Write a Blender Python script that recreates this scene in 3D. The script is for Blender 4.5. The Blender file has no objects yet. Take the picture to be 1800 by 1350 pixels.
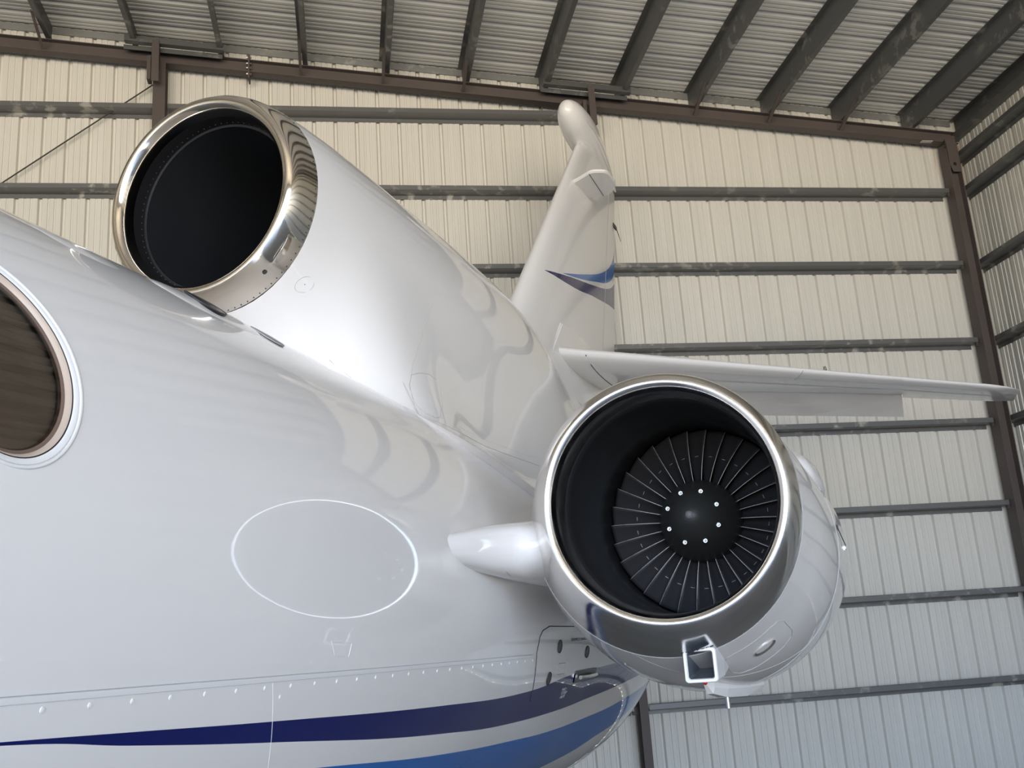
import bpy, bmesh, math, random
from mathutils import Vector, Matrix
random.seed(7)
pi = math.pi
sin, cos, tan = math.sin, math.cos, math.tan
SC = bpy.context.scene
COL = SC.collection
ZC = 2.2                                   # eye height above the hangar floor

# ------------------------------------------------------------------ camera, world, light, exposure
cam_d = bpy.data.cameras.new('camera')
cam_d.sensor_width = 36.0
cam_d.lens = 36.0 * 1796.34 / 1800.0
cam_d.clip_start = 0.02
cam_d.clip_end = 400
cam = bpy.data.objects.new('camera', cam_d)
COL.objects.link(cam)
right = Vector((0.98639094, -0.15006212, -0.06718838))
down = Vector((-0.02571265, 0.26282765, -0.96450012))
fwd = Vector((0.1623939, 0.95310177, 0.25539232))
cam.matrix_world = Matrix(((right.x, -down.x, -fwd.x, 0), (right.y, -down.y, -fwd.y, 0),
                           (right.z, -down.z, -fwd.z, ZC), (0, 0, 0, 1)))
SC.camera = cam
SC.view_settings.view_transform = 'Standard'
SC.view_settings.look = 'None'
SC.view_settings.gamma = 1.0
SC.view_settings.use_curve_mapping = False
SC.view_settings.exposure = 0.0
SC.cycles.max_bounces = 10
SC.cycles.diffuse_bounces = 5
SC.cycles.glossy_bounces = 5
SC.cycles.sample_clamp_indirect = 6.0

WORLD_STRENGTH = 9.9
w = bpy.data.worlds.new('daylight')
SC.world = w
w.use_nodes = True
nt = w.node_tree
for n in list(nt.nodes):
    nt.nodes.remove(n)
tc_ = nt.nodes.new('ShaderNodeTexCoord')
sep = nt.nodes.new('ShaderNodeSeparateXYZ')
mr = nt.nodes.new('ShaderNodeMapRange')
mr.inputs['From Min'].default_value = -1
mr.inputs['From Max'].default_value = 1
ramp = nt.nodes.new('ShaderNodeValToRGB')
bg = nt.nodes.new('ShaderNodeBackground')
out = nt.nodes.new('ShaderNodeOutputWorld')
nt.links.new(tc_.outputs['Generated'], sep.inputs[0])
nt.links.new(sep.outputs['Z'], mr.inputs['Value'])
nt.links.new(mr.outputs[0], ramp.inputs[0])
nt.links.new(ramp.outputs[0], bg.inputs[0])
nt.links.new(bg.outputs[0], out.inputs[0])
bg.inputs[1].default_value = WORLD_STRENGTH
cr = ramp.color_ramp
cr.elements[0].position = 0.30
cr.elements[0].color = (0.95, 0.81, 0.62, 1)       # sunlit concrete apron
cr.elements[1].position = 1.0
cr.elements[1].color = (0.26, 0.40, 0.68, 1)
for p, c in ((0.48, (0.97, 0.87, 0.72, 1)), (0.505, (0.59, 0.68, 0.80, 1)), (0.62, (0.42, 0.57, 0.82, 1))):
    e = cr.elements.new(p)
    e.color = c

XR, XL, YB, YF = 9.64, -16.0, 13.3, -14.0           # hangar sheet planes
def rafter_top(x): return ZC + 8.20 - 0.0909 * x
def roof_z(x): return rafter_top(x) + 0.35

pl = bpy.data.lights.new('hangar_door_daylight', 'AREA')
pl.shape = 'RECTANGLE'
pl.size = XR - XL
pl.size_y = 9.0
pl.energy = 1.0
pl.cycles.is_portal = True
plo = bpy.data.objects.new('hangar_door_daylight', pl)
plo.location = ((XR + XL) / 2, YF, 4.5)
plo.rotation_euler = (pi / 2, 0, 0)
COL.objects.link(plo)

# ------------------------------------------------------------------ materials
def newmat(name):
    m = bpy.data.materials.new(name)
    m.use_nodes = True
    return m, m.node_tree, m.node_tree.nodes['Principled BSDF']

def simple(name, col, rough=0.5, metal=0.0, coat=0.0):
    m, t, b = newmat(name)
    b.inputs['Base Color'].default_value = (*col, 1)
    b.inputs['Roughness'].default_value = rough
    b.inputs['Metallic'].default_value = metal
    b.inputs['Coat Weight'].default_value = coat
    return m

def noise(t, scale, detail=2.0, vec=None, stretch=None):
    n = t.nodes.new('ShaderNodeTexNoise')
    n.inputs['Scale'].default_value = scale
    n.inputs['Detail'].default_value = detail
    tc = t.nodes.new('ShaderNodeTexCoord')
    src = tc.outputs['Object']
    if stretch:
        mp = t.nodes.new('ShaderNodeMapping')
        mp.inputs['Scale'].default_value = stretch
        t.links.new(src, mp.inputs[0])
        src = mp.outputs[0]
    t.links.new(src, n.inputs['Vector'])
    return n

def mixcol(t, fac, a, b):
    m = t.nodes.new('ShaderNodeMix')
    m.data_type = 'RGBA'
    for i, v in ((6, a), (7, b)):
        if hasattr(v, 'is_output') or hasattr(v, 'links'):
            t.links.new(v, m.inputs[i])
        else:
            m.inputs[i].default_value = (*v, 1)
    if hasattr(fac, 'links'):
        t.links.new(fac, m.inputs[0])
    else:
        m.inputs[0].default_value = fac
    return m.outputs[2]

def mapr(t, v, a, b, c=0.0, d=1.0):
    m = t.nodes.new('ShaderNodeMapRange')
    m.inputs['From Min'].default_value = a
    m.inputs['From Max'].default_value = b
    m.inputs['To Min'].default_value = c
    m.inputs['To Max'].default_value = d
    t.links.new(v, m.inputs['Value'])
    return m.outputs[0]

def math_(t, op, a, b=None):
    m = t.nodes.new('ShaderNodeMath')
    m.operation = op
    for i, v in enumerate((a, b)):
        if v is None: continue
        if hasattr(v, 'links'): t.links.new(v, m.inputs[i])
        else: m.inputs[i].default_value = v
    return m.outputs[0]

WHITE = (0.83, 0.812, 0.80)
NAVY = (0.002, 0.008, 0.11)
BLUE = (0.003, 0.14, 0.50)

def curve_of(t, xsock, pts):
    """a smooth line z(x) through pts, as nodes"""
    x0, x1 = pts[0][0], pts[-1][0]
    z0 = min(p[1] for p in pts) - 0.01
    z1 = max(p[1] for p in pts) + 0.01
    u = mapr(t, xsock, x0, x1)
    fc = t.nodes.new('ShaderNodeFloatCurve')
    c = fc.mapping.curves[0]
    c.points[0].location = (0, (pts[0][1] - z0) / (z1 - z0))
    c.points[1].location = (1, (pts[-1][1] - z0) / (z1 - z0))
    for p in pts[1:-1]:
        c.points.new((p[0] - x0) / (x1 - x0), (p[1] - z0) / (z1 - z0))
    fc.mapping.update()
    t.links.new(u, fc.inputs['Value'])
    return mapr(t, fc.outputs[0], 0, 1, z0, z1)

def livery(name, stripes, bump=0.25, coat=0.8):
    """glossy white paint with painted bands; stripes = (colour, lower line, upper line) in aircraft coordinates"""
    m, t, b = newmat(name)
    tc = t.nodes.new('ShaderNodeTexCoord')
    sp = t.nodes.new('ShaderNodeSeparateXYZ')
    t.links.new(tc.outputs['Object'], sp.inputs[0])
    col = None
    for c, lo, up in stripes:
        zl, zu = curve_of(t, sp.outputs['X'], lo), curve_of(t, sp.outputs['X'], up)
        k = math_(t, 'MULTIPLY', math_(t, 'GREATER_THAN', sp.outputs['Z'], zl), math_(t, 'LESS_THAN', sp.outputs['Z'], zu))
        k = math_(t, 'MULTIPLY', k, math_(t, 'GREATER_THAN', sp.outputs['X'], min(lo[0][0], up[0][0])))
        col = mixcol(t, k, WHITE if col is None else col, c)
    if col is not None:
        t.links.new(col, b.inputs['Base Color'])
    else:
        b.inputs['Base Color'].default_value = (*WHITE, 1)
    b.inputs['Roughness'].default_value = 0.25
    b.inputs['Specular IOR Level'].default_value = 0.15
    b.inputs['Coat Weight'].default_value = coat
    b.inputs['Coat Roughness'].default_value = 0.02
    if bump:
        n = noise(t, 1.3, 1.5, stretch=(1, 1, 1))
        n2 = noise(t, 7.0, 1.0)
        s = math_(t, 'ADD', n.outputs[0], math_(t, 'MULTIPLY', n2.outputs[0], 0.05))
        bp = t.nodes.new('ShaderNodeBump')
        bp.inputs['Strength'].default_value = 0.35
        bp.inputs['Distance'].default_value = 0.02 * bump
        t.links.new(s, bp.inputs['Height'])
        t.links.new(bp.outputs[0], b.inputs['Normal'])
        t.links.new(bp.outputs[0], b.inputs['Coat Normal'])
    return m

Z0 = ZC
FUS_PAINT = livery('fuselage_paint', [
    (NAVY, [(1.2, Z0-.085), (1.587, Z0-.102), (1.95, Z0-.138), (2.54, Z0-.188), (3.9, Z0-.283), (4.9, Z0-.32), (5.5, Z0-.317), (6.2, Z0-.288), (7.42, Z0-.198), (8.5, Z0-.10)],
           [(1.2, Z0-.082), (1.583, Z0-.095), (1.94, Z0-.109), (2.51, Z0-.132), (3.81, Z0-.173), (4.76, Z0-.186), (5.755, Z0-.131), (6.69, Z0-.096), (7.5, Z0-.04), (8.5, Z0+.04)]),
    (BLUE, [(1.6, Z0-.30), (2.9, Z0-.50), (4, Z0-.60), (5, Z0-.66), (6, Z0-.66), (7, Z0-.55), (8, Z0-.38), (8.5, Z0-.30)],
           [(1.6, Z0-.20), (2.9, Z0-.293), (4.0, Z0-.369), (5.03, Z0-.412), (5.65, Z0-.424), (6.43, Z0-.403), (7.3, Z0-.33), (8.5, Z0-.20)])])
FIN_PAINT = livery('fin_paint', [
    (NAVY, [(8.90, Z0+3.565), (9.44, Z0+3.60), (10.66, Z0+3.84), (12.1, Z0+4.15), (12.6, Z0+4.235)],
           [(8.90, Z0+3.570), (9.50, Z0+3.70), (10.74, Z0+4.0), (11.82, Z0+4.33), (12.297, Z0+4.554), (12.6, Z0+4.75)]),
    (BLUE, [(9.38, Z0+3.687), (9.91, Z0+3.81), (10.72, Z0+4.045), (11.85, Z0+4.43), (12.355, Z0+4.714), (12.6, Z0+4.95)],
           [(9.38, Z0+3.692), (10.28, Z0+3.98), (11.33, Z0+4.37), (12.12, Z0+4.77), (12.486, Z0+5.073), (12.6, Z0+5.25)])], 0.3, 0.2)
PAINT = livery('white_paint', [], 0.3)
SMOOTH_PAINT = livery('tip_paint', [], 0)

def polished(name, col, rough, bump=0.0):
    m, t, b = newmat(name)
    b.inputs['Base Color'].default_value = (*col, 1)
    b.inputs['Metallic'].default_value = 1
    n = noise(t, 18, 3)
    t.links.new(mapr(t, n.outputs[0], 0.3, 0.7, rough * 0.7, rough * 1.5), b.inputs['Roughness'])
    if bump:
        n2 = noise(t, 2.5, 1)
        bp = t.nodes.new('ShaderNodeBump')
        bp.inputs['Strength'].default_value = 0.3
        bp.inputs['Distance'].default_value = bump
        t.links.new(n2.outputs[0], bp.inputs['Height'])
        t.links.new(bp.outputs[0], b.inputs['Normal'])
    return m
CHROME = polished('polished_lip', (0.78, 0.76, 0.74), 0.16, 0.005)
CHROME_WARM = polished('polished_intake', (0.80, 0.74, 0.66), 0.07, 0.006)
BOLT_STEEL = simple('bright_steel', (0.75, 0.74, 0.72), 0.25, 1.0)
BOLT_DIM = simple('worn_steel', (0.42, 0.41, 0.39), 0.35, 0.9)
BLACK = simple('black_duct', (0.012, 0.012, 0.014), 0.38)
DUCT = simple('charcoal_duct', (0.016, 0.018, 0.021), 0.42)
BLADE = simple('dark_titanium', (0.13, 0.13, 0.145), 0.40, 0.7)
EDGE = simple('blade_edge_metal', (0.55, 0.54, 0.53), 0.5, 0.5)
SPIN = simple('spinner_black', (0.030, 0.031, 0.030), 0.42)
SPIN_TIP = simple('spinner_rubber_tip', (0.16, 0.17, 0.17), 0.5)
SEAM = simple('panel_seam', (0.45, 0.45, 0.46), 0.5)
SEAM_DARK = simple('dark_seam', (0.05, 0.05, 0.055), 0.5)
DARK = simple('dark_opening', (0.02, 0.02, 0.022), 0.35)
RIM_WHITE = simple('rim_white', (0.86, 0.86, 0.86), 0.25, 0, 0.5)
BEIGE = simple('beige_bezel', (0.56, 0.46, 0.38), 0.4)
BROWN = simple('brown_bezel', (0.16, 0.11, 0.085), 0.45)
RED = simple('red_reflection_colour', (0.6, 0.01, 0.01), 0.2)  # colour of the red reflection modelled under the engine
LETTER_DARK = simple('dark_lettering', (0.04, 0.04, 0.045), 0.5)
LETTER_WHITE = simple('white_lettering', (0.75, 0.75, 0.75), 0.5)

def shade_mat():
    m, t, b = newmat('pleated_blind')
    n = noise(t, 9, 2)
    t.links.new(mixcol(t, mapr(t, n.outputs[0], 0.3, 0.7), (0.36, 0.31, 0.25), (0.44, 0.38, 0.31)), b.inputs['Base Color'])
    b.inputs['Roughness'].default_value = 0.8
    return m
BLIND = shade_mat()

def glass_mat():
    m = bpy.data.materials.new('tinted_pane')
    m.use_nodes = True
    t = m.node_tree
    for n in list(t.nodes): t.nodes.remove(n)
    o = t.nodes.new('ShaderNodeOutputMaterial')
    mx = t.nodes.new('ShaderNodeMixShader')
    tr = t.nodes.new('ShaderNodeBsdfTransparent')
    tr.inputs[0].default_value = (0.72, 0.68, 0.64, 1)
    gl = t.nodes.new('ShaderNodeBsdfGlossy')
    gl.inputs['Roughness'].default_value = 0.03
    fr = t.nodes.new('ShaderNodeFresnel')
    fr.inputs[0].default_value = 1.45
    t.links.new(fr.outputs[0], mx.inputs[0])
    t.links.new(tr.outputs[0], mx.inputs[1])
    t.links.new(gl.outputs[0], mx.inputs[2])
    t.links.new(mx.outputs[0], o.inputs[0])
    return m
GLASS = glass_mat()

def wall_mat(name, c1, c2, stretch, rough=0.42, metal=0.0, rust=False):
    m, t, b = newmat(name)
    n = noise(t, 1.0, 3, stretch=stretch)
    n2 = noise(t, 0.6, 2)
    f = math_(t, 'ADD', math_(t, 'MULTIPLY', n.outputs[0], 0.7), math_(t, 'MULTIPLY', n2.outputs[0], 0.3))
    col = mixcol(t, mapr(t, f, 0.35, 0.65), c1, c2)
    if rust:
        tc = t.nodes.new('ShaderNodeTexCoord')
        sp = t.nodes.new('ShaderNodeSeparateXYZ')
        t.links.new(tc.outputs['Object'], sp.inputs[0])
        n3 = noise(t, 3.0, 4, stretch=(6, 1, 0.5))
        kx = mapr(t, sp.outputs['X'], 9.05, 9.35)
        kz = math_(t, 'MULTIPLY', mapr(t, sp.outputs['Z'], ZC + 6.6, ZC + 7.0), mapr(t, sp.outputs['Z'], ZC + 7.45, ZC + 7.2))
        k = math_(t, 'MULTIPLY', math_(t, 'MULTIPLY', kx, kz), mapr(t, n3.outputs[0], 0.45, 0.7))
        col = mixcol(t, k, col, (0.35, 0.18, 0.06))
    t.links.new(col, b.inputs['Base Color'])
    b.inputs['Roughness'].default_value = rough
    b.inputs['Metallic'].default_value = metal
    return m
WALL = wall_mat('cream_wall_sheet', (0.64, 0.625, 0.58), (0.69, 0.675, 0.625), (14, 14, 0.3), rust=True)
WALL_SIDE = wall_mat('side_wall_sheet', (0.58, 0.57, 0.53), (0.64, 0.63, 0.58), (14, 14, 0.3), 0.35, 0.25)
ROOF = wall_mat('roof_sheet', (0.68, 0.68, 0.66), (0.74, 0.735, 0.715), (0.6, 1.5, 1.5), 0.30, 0.15)
BROWN_STEEL = wall_mat('brown_primer_steel', (0.075, 0.060, 0.056), (0.095, 0.078, 0.072), (1.5, 1.5, 1.5), 0.55)
def galv_mat(name='galvanised_steel', c1=(0.115, 0.118, 0.12), c2=(0.27, 0.27, 0.26)):
    m, t, b = newmat(name)
    n = noise(t, 5.5, 6, stretch=(1, 1, 1))
    n2 = noise(t, 0.8, 2)
    f = mapr(t, n.outputs[0], 0.54, 0.64)
    f = math_(t, 'MULTIPLY', f, mapr(t, n2.outputs[0], 0.45, 0.6))
    t.links.new(mixcol(t, f, c1, c2), b.inputs['Base Color'])
    b.inputs['Metallic'].default_value = 0.45
    b.inputs['Roughness'].default_value = 0.42
    return m
GALV = galv_mat()
GALV_GIRT = galv_mat('girt_galvanised', (0.16, 0.163, 0.165), (0.42, 0.41, 0.38))
FLOOR = wall_mat('sealed_concrete', (0.20, 0.20, 0.198), (0.26, 0.26, 0.255), (0.8, 0.8, 0.8), 0.35)

# ------------------------------------------------------------------ helpers
def link(name, bm_or_mesh, mat=None, parent=None, smooth=True):
    if isinstance(bm_or_mesh, bmesh.types.BMesh):
        me = bpy.data.meshes.new(name)
        bm_or_mesh.to_mesh(me)
        bm_or_mesh.free()
    else:
        me = bm_or_mesh
    if mat:
        me.materials.append(mat)
    for p in me.polygons:
        p.use_smooth = smooth
    if smooth:
        me.set_sharp_from_angle(angle=math.radians(55))
    o = bpy.data.objects.new(name, me)
    COL.objects.link(o)
    if parent: o.parent = parent
    return o

def tag(o, label, cat=None, group=None, kind=None):
    o['label'] = label
    if cat: o['category'] = cat
    if group: o['group'] = group
    if kind: o['kind'] = kind
    return o

def grid_mesh(name, rows, closed=False, flip=False, cap0=False, cap1=False):
    """rows: list of equally long point lists"""
    n = len(rows[0])
    verts = [p for r in rows for p in r]
    faces = []
    m = n if closed else n - 1
    for i in range(len(rows) - 1):
        for j in range(m):
            a, b = i * n + j, i * n + (j + 1) % n
            f = (a, b, b + n, a + n)
            faces.append(f[::-1] if flip else f)
    if cap0: faces.append(tuple(range(n)) if flip else tuple(range(n))[::-1])
    if cap1: faces.append(tuple(range((len(rows) - 1) * n, len(rows) * n))[::-1] if flip else tuple(range((len(rows) - 1) * n, len(rows) * n)))
    me = bpy.data.meshes.new(name)
    me.from_pydata([tuple(v) for v in verts], [], faces)
    me.validate()
    bm = bmesh.new()
    bm.from_mesh(me)
    bmesh.ops.recalc_face_normals(bm, faces=bm.faces)
    bm.to_mesh(me)
    bm.free()
    return me

def box_bm(bm, lo, hi, M=None):
    vs = []
    for z in (lo[2], hi[2]):
        for y in (lo[1], hi[1]):
            for x in (lo[0], hi[0]):
                v = Vector((x, y, z))
                if M: v = M @ v
                vs.append(bm.verts.new(v))
    for f in ((0, 2, 3, 1), (4, 5, 7, 6), (0, 1, 5, 4), (2, 6, 7, 3), (0, 4, 6, 2), (1, 3, 7, 5)):
        bm.faces.new([vs[i] for i in f])
    return bm

def prism_bm(bm, prof, p0, p1, ax, ay):
    """extrude a closed 2D profile (in axes ax, ay) from p0 to p1"""
    p0, p1, ax, ay = map(Vector, (p0, p1, ax, ay))
    a = [bm.verts.new(p0 + ax * u + ay * v) for u, v in prof]
    b = [bm.verts.new(p1 + ax * u + ay * v) for u, v in prof]
    n = len(prof)
    for i in range(n):
        bm.faces.new((a[i], a[(i + 1) % n], b[(i + 1) % n], b[i]))
    bm.faces.new(a[::-1])
    bm.faces.new(b)
    bmesh.ops.recalc_face_normals(bm, faces=bm.faces)
    return bm

def rod_bm(bm, p0, p1, r, n=10, r1=None):
    p0, p1 = Vector(p0), Vector(p1)
    d = (p1 - p0).normalized()
    a = d.orthogonal().normalized()
    b = d.cross(a)
    r1 = r if r1 is None else r1
    A = [bm.verts.new(p0 + (a * cos(2 * pi * i / n) + b * sin(2 * pi * i / n)) * r) for i in range(n)]
    B = [bm.verts.new(p1 + (a * cos(2 * pi * i / n) + b * sin(2 * pi * i / n)) * r1) for i in range(n)]
    for i in range(n):
        bm.faces.new((A[i], A[(i + 1) % n], B[(i + 1) % n], B[i]))
    bm.faces.new(A[::-1])
    bm.faces.new(B)
    return bm

def tube_bm(bm, pts, r, n=6, closed=False):
    pts = [Vector(p) for p in pts]
    rings = []
    N = len(pts)
    for i, p in enumerate(pts):
        if closed: d = pts[(i + 1) % N] - pts[i - 1]
        else: d = pts[min(i + 1, N - 1)] - pts[max(i - 1, 0)]
        d.normalize()
        ref = Vector((0, 0, 1)) if abs(d.z) < 0.95 else Vector((0, 1, 0))
        a = d.cross(ref).normalized()
        b = d.cross(a)
        rings.append([bm.verts.new(p + (a * cos(2 * pi * k / n) + b * sin(2 * pi * k / n)) * r) for k in range(n)])
    for i in range(N if closed else N - 1):
        A, B = rings[i], rings[(i + 1) % N]
        for k in range(n):
            bm.faces.new((A[k], A[(k + 1) % n], B[(k + 1) % n], B[k]))
    if not closed:
        bm.faces.new(rings[0][::-1])
        bm.faces.new(rings[-1])
    bmesh.ops.recalc_face_normals(bm, faces=bm.faces)
    return bm

def herm(tab, x):
    """smooth interpolation through the rows of a table"""
    n = len(tab)
    if x <= tab[0][0]: return list(tab[0][1:])
    if x >= tab[-1][0]: return list(tab[-1][1:])
    i = 0
    while tab[i + 1][0] < x: i += 1
    h = tab[i + 1][0] - tab[i][0]
    u = (x - tab[i][0]) / h
    res = []
    def slope(k, c):
        if k == 0: return (tab[1][c] - tab[0][c]) / (tab[1][0] - tab[0][0])
        if k == n - 1: return (tab[-1][c] - tab[-2][c]) / (tab[-1][0] - tab[-2][0])
        h0, h1 = tab[k][0] - tab[k-1][0], tab[k+1][0] - tab[k][0]
        d0, d1 = (tab[k][c] - tab[k-1][c]) / h0, (tab[k+1][c] - tab[k][c]) / h1
        return (d0 * h1 + d1 * h0) / (h0 + h1)
    for c in range(1, len(tab[0])):
        m0, m1 = slope(i, c), slope(i + 1, c)
        y0, y1 = tab[i][c], tab[i+1][c]
        res.append((2*u**3-3*u**2+1)*y0 + (u**3-2*u**2+u)*h*m0 + (-2*u**3+3*u**2)*y1 + (u**3-u**2)*h*m1)
    return res

def scatter(name, items, proto_bm, mat, parent):
    """items: (position, outward direction); one small object each, sharing a mesh"""
    me = bpy.data.meshes.new(name)
    proto_bm.to_mesh(me); proto_bm.free()
    me.materials.append(mat)
    for p, d in items:
        o = bpy.data.objects.new(name, me)
        COL.objects.link(o)
        o.parent = parent
        o.matrix_local = Matrix.Translation(p) @ Vector((0, 0, 1)).rotation_difference(d).to_matrix().to_4x4()

# ------------------------------------------------------------------ the hangar shell
PITCH = 0.301
RIB0 = -3.965
def panel_profile(u0, u1, d=0.044, base=None, off=0.0):
    base = base or [(0, 0), (0.016, d), (0.044, d), (0.060, 0), (0.125, 0), (0.131, 0.010), (0.147, 0.010), (0.153, 0),
            (0.205, 0), (0.211, 0.010), (0.227, 0.010), (0.233, 0)]
    res = []
    k = math.floor((u0 - off) / PITCH)
    while off + k * PITCH < u1:
        for a, b in base:
            u = off + k * PITCH + a
            if u0 <= u <= u1: res.append((u, b))
        k += 1
    return [(u0, 0)] + res + [(u1, 0)]

def sheet(name, pts_bottom, pts_top, mat):
    return link(name, grid_mesh(name, [pts_bottom, pts_top]), mat, smooth=False)

prof = panel_profile(XL, XR + 0.06, off=RIB0)
o = sheet('wall_back', [(u, YB + d, 0) for u, d in prof], [(u, YB + d, roof_z(u) + 0.05) for u, d in prof], WALL)
tag(o, 'cream ribbed metal sheet wall behind the aircraft', kind='structure')
prof = panel_profile(YF, YB + 0.06)
o = sheet('wall_right', [(XR + d, u, 0) for u, d in prof], [(XR + d, u, roof_z(XR) + 0.06) for u, d in prof], WALL_SIDE)
tag(o, 'ribbed metal side wall on the right of the hangar', kind='structure')
o = sheet('wall_left', [(XL - d, u, 0) for u, d in prof], [(XL - d, u, roof_z(XL) + 0.03) for u, d in prof], WALL_SIDE)
tag(o, 'ribbed metal side wall on the far left of the hangar', kind='structure')
prof = panel_profile(YF, YB + 0.06, 0.050, [(0, 0), (0.014, .050), (0.045, .050), (0.100, 0), (0.145, 0), (0.153, 0.012), (0.165, 0.012), (0.185, 0), (0.222, 0), (0.230, 0.012), (0.242, 0.012), (0.262, 0)])
o = sheet('ceiling', [(XL - 0.04, u, roof_z(XL) + d) for u, d in prof], [(XR + 0.04, u, roof_z(XR) + d) for u, d in prof], ROOF)
tag(o, 'bare ribbed metal roof sheeting sloping down to the right', kind='structure')
o = link('floor', box_bm(bmesh.new(), (XL, YF, -0.15), (XR, YB, 0)), FLOOR, smooth=False)
tag(o, 'sealed grey concrete hangar floor', kind='structure')
bm = bmesh.new()
box_bm(bm, (XL, YF - 0.05, 9.0), (XR, YF, roof_z(XR)))
v = [bm.verts.new(p) for p in ((XL, YF, roof_z(XR)), (XR, YF, roof_z(XR)), (XL, YF, roof_z(XL)))]
bm.faces.new(v)
o = link('wall_front', bm, WALL_SIDE, smooth=False)
tag(o, 'metal header above the open hangar door', kind='structure')

def zee(web, fl, t=0.006, s=1):
    """Z profile: u along the web (0..web); flanges: v positive at u=web, v negative at u=0"""
    return [(0, 0), (0, -fl * s), (t, -fl * s), (t, -t * s if False else 0), (web, 0), (web, fl * s), (web - t, fl * s), (web - t, t * s), (0, t * s)]

# girts of the back wall: web horizontal, inner flange turned up, outer flange turned down
girt_ratio = [0.5825, 0.4905, 0.400, 0.308, 0.2155, 0.1247, 0.033, -0.0555, -0.147]
YG = 13.1
ords = ['topmost', 'second', 'third', 'fourth', 'fifth', 'sixth', 'seventh', 'eighth', 'ninth', 'tenth', 'eleventh', 'twelfth', 'thirteenth', 'fourteenth', 'fifteenth', 'sixteenth', 'seventeenth', 'eighteenth', 'nineteenth', 'twentieth', 'last', 'last']
COL2 = (-0.184 * 13.0, 0.165)
COL3 = (3.60, 0.11)
bays = [(XL + 0.05, COL2[0] - 0.10, 'left bay of the back wall'),
        (COL2[0] + 0.10, COL3[0] - 0.10, 'middle bay of the back wall'),
        (COL3[0] + 0.10, 9.20, 'right bay of the back wall')]
GF = 0.064
def girt_bm(p0, p1, inward):
    """lipped zee girt; inward = unit vector from the sheet to the room"""
    t, wd = 0.007, 0.2
    pr = [(0, 0), (0, -GF), (t, -GF), (t, -t), (wd - t, -t), (wd, 0), (wd, GF), (wd - 0.018, GF + 0.008), (wd - 0.020, GF + 0.004), (wd - t, GF - 0.004), (wd - t, 0)]
    return prism_bm(bmesh.new(), pr, p0, p1, inward, (0, 0, 1))
for bi, (x0, x1, where) in enumerate(bays):
    k = 0
    for gi, r in enumerate(girt_ratio):
        if gi == 0 and bi == 2: continue
        z = ZC + r * YG - GF
        if z < 0.2: continue
        o = link('wall_girt', girt_bm((x0, YB - 0.001, z), (x1, YB - 0.001, z), (0, -1, 0)), GALV_GIRT, smooth=False)
        tag(o, f'galvanised horizontal girt, {ords[k]} from the top in the {where}', 'girt', 'wall girts')
        k += 1
        # bolts and clip at the right-hand end
        bb = bmesh.new()
        box_bm(bb, (x1 - 0.02, YB - 0.17, z - 0.05), (x1 + 0.09, YB - 0.16, z + 0.05))
        for dz in (-0.028, 0.028):
            rod_bm(bb, (x1 - 0.008, YB - 0.175, z + dz), (x1 - 0.008, YB - 0.19, z + dz), 0.012, 6)
        link('girt_clip', bb, BROWN_STEEL, o, False)
side_ratio = [0.5377, 0.4936, 0.4015, 0.309, 0.2175, 0.126, 0.034, -0.055]
for k, r in enumerate(side_ratio):
    z = ZC + r * 13.05 - GF
    o = link('wall_girt', girt_bm((XR - 0.001, YF + 0.1, z), (XR - 0.001, 13.27, z), (-1, 0, 0)), GALV, smooth=False)
    tag(o, f'galvanised girt on the right side wall, {ords[k]} from the top', 'girt', 'wall girts')

# purlins
P0, PP = 8.71, 1.146
for k in range(21):
    x = P0 - k * PP
    if x < XL + 0.2: break
    z = rafter_top(x)
    t = 0.006
    pr = [(0, 0), (0.065, 0), (0.075, 0.018), (0.070, 0.020), (0.062, t), (t, t), (t, 0.348), (-0.06, 0.348), (-0.06, 0.342), (0, 0.342)]
    o = link('roof_purlin', prism_bm(bmesh.new(), pr, (x, YF + 0.05, z), (x, YB - 0.03, z), (1, 0, -0.0909), (0, 0, 1)), GALV, smooth=False)
    nm = 'nearest the right side wall' if k == 0 else f'{ords[k]} from the right side wall'
    tag(o, f'galvanised roof purlin under the ribbed roof, {nm}', 'purlin', 'roof purlins')
xe = 9.62
pr = [(0, 0), (0.10, 0), (0.10, 0.006), (0.006, 0.006), (0.006, 0.342), (0.1, 0.342), (0.1, 0.348), (0, 0.348)]
o = link('eave_strut', prism_bm(bmesh.new(), [(-u, v) for u, v in pr], (XR - 0.005, YF + 0.05, rafter_top(XR)-0.01), (XR - 0.005, YB - 0.03, rafter_top(XR)-0.01), (1, 0, 0), (0, 0, 1)), GALV, smooth=False)
bb = bmesh.new()
box_bm(bb, (XR - 0.24, YF + 0.05, rafter_top(XR) - 0.008), (XR - 0.03, YB - 0.03, rafter_top(XR)))
link('strut_flange', bb, GALV, o, False)
tag(o, 'galvanised eave strut where the roof meets the right side wall', 'eave strut')

# rafter along the back wall
def ibeam_bm(bm, p0, p1, depth, fl, ax, ay, tf=0.012, tw=0.009):
    """ax = flange direction, ay = depth direction; origin at beam centre"""
    h, f = depth / 2, fl / 2
    pr = [(-f, -h), (f, -h), (f, -h + tf), (tw/2, -h + tf), (tw/2, h - tf), (f, h - tf), (f, h), (-f, h), (-f, h - tf), (-tw/2, h - tf), (-tw/2, -h + tf), (-f, -h + tf)]
    return prism_bm(bm, pr, p0, p1, ax, ay)
RY, RD = 13.10, 0.19
spx = -1.198
def raft(xa, xb, lab):
    o = link('roof_rafter', ibeam_bm(bmesh.new(), (xa, RY, rafter_top(xa) - RD/2 - 0.002), (xb, RY, rafter_top(xb) - RD/2 - 0.002), RD, 0.15, (0, 1, 0), (0.0, 0, 1)), BROWN_STEEL, smooth=False)
    return tag(o, lab, 'rafter', 'rafters along the back wall')
r1 = raft(XL + 0.05, spx - 0.012, 'brown steel rafter along the back wall, left of the bolted splice')
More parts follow.
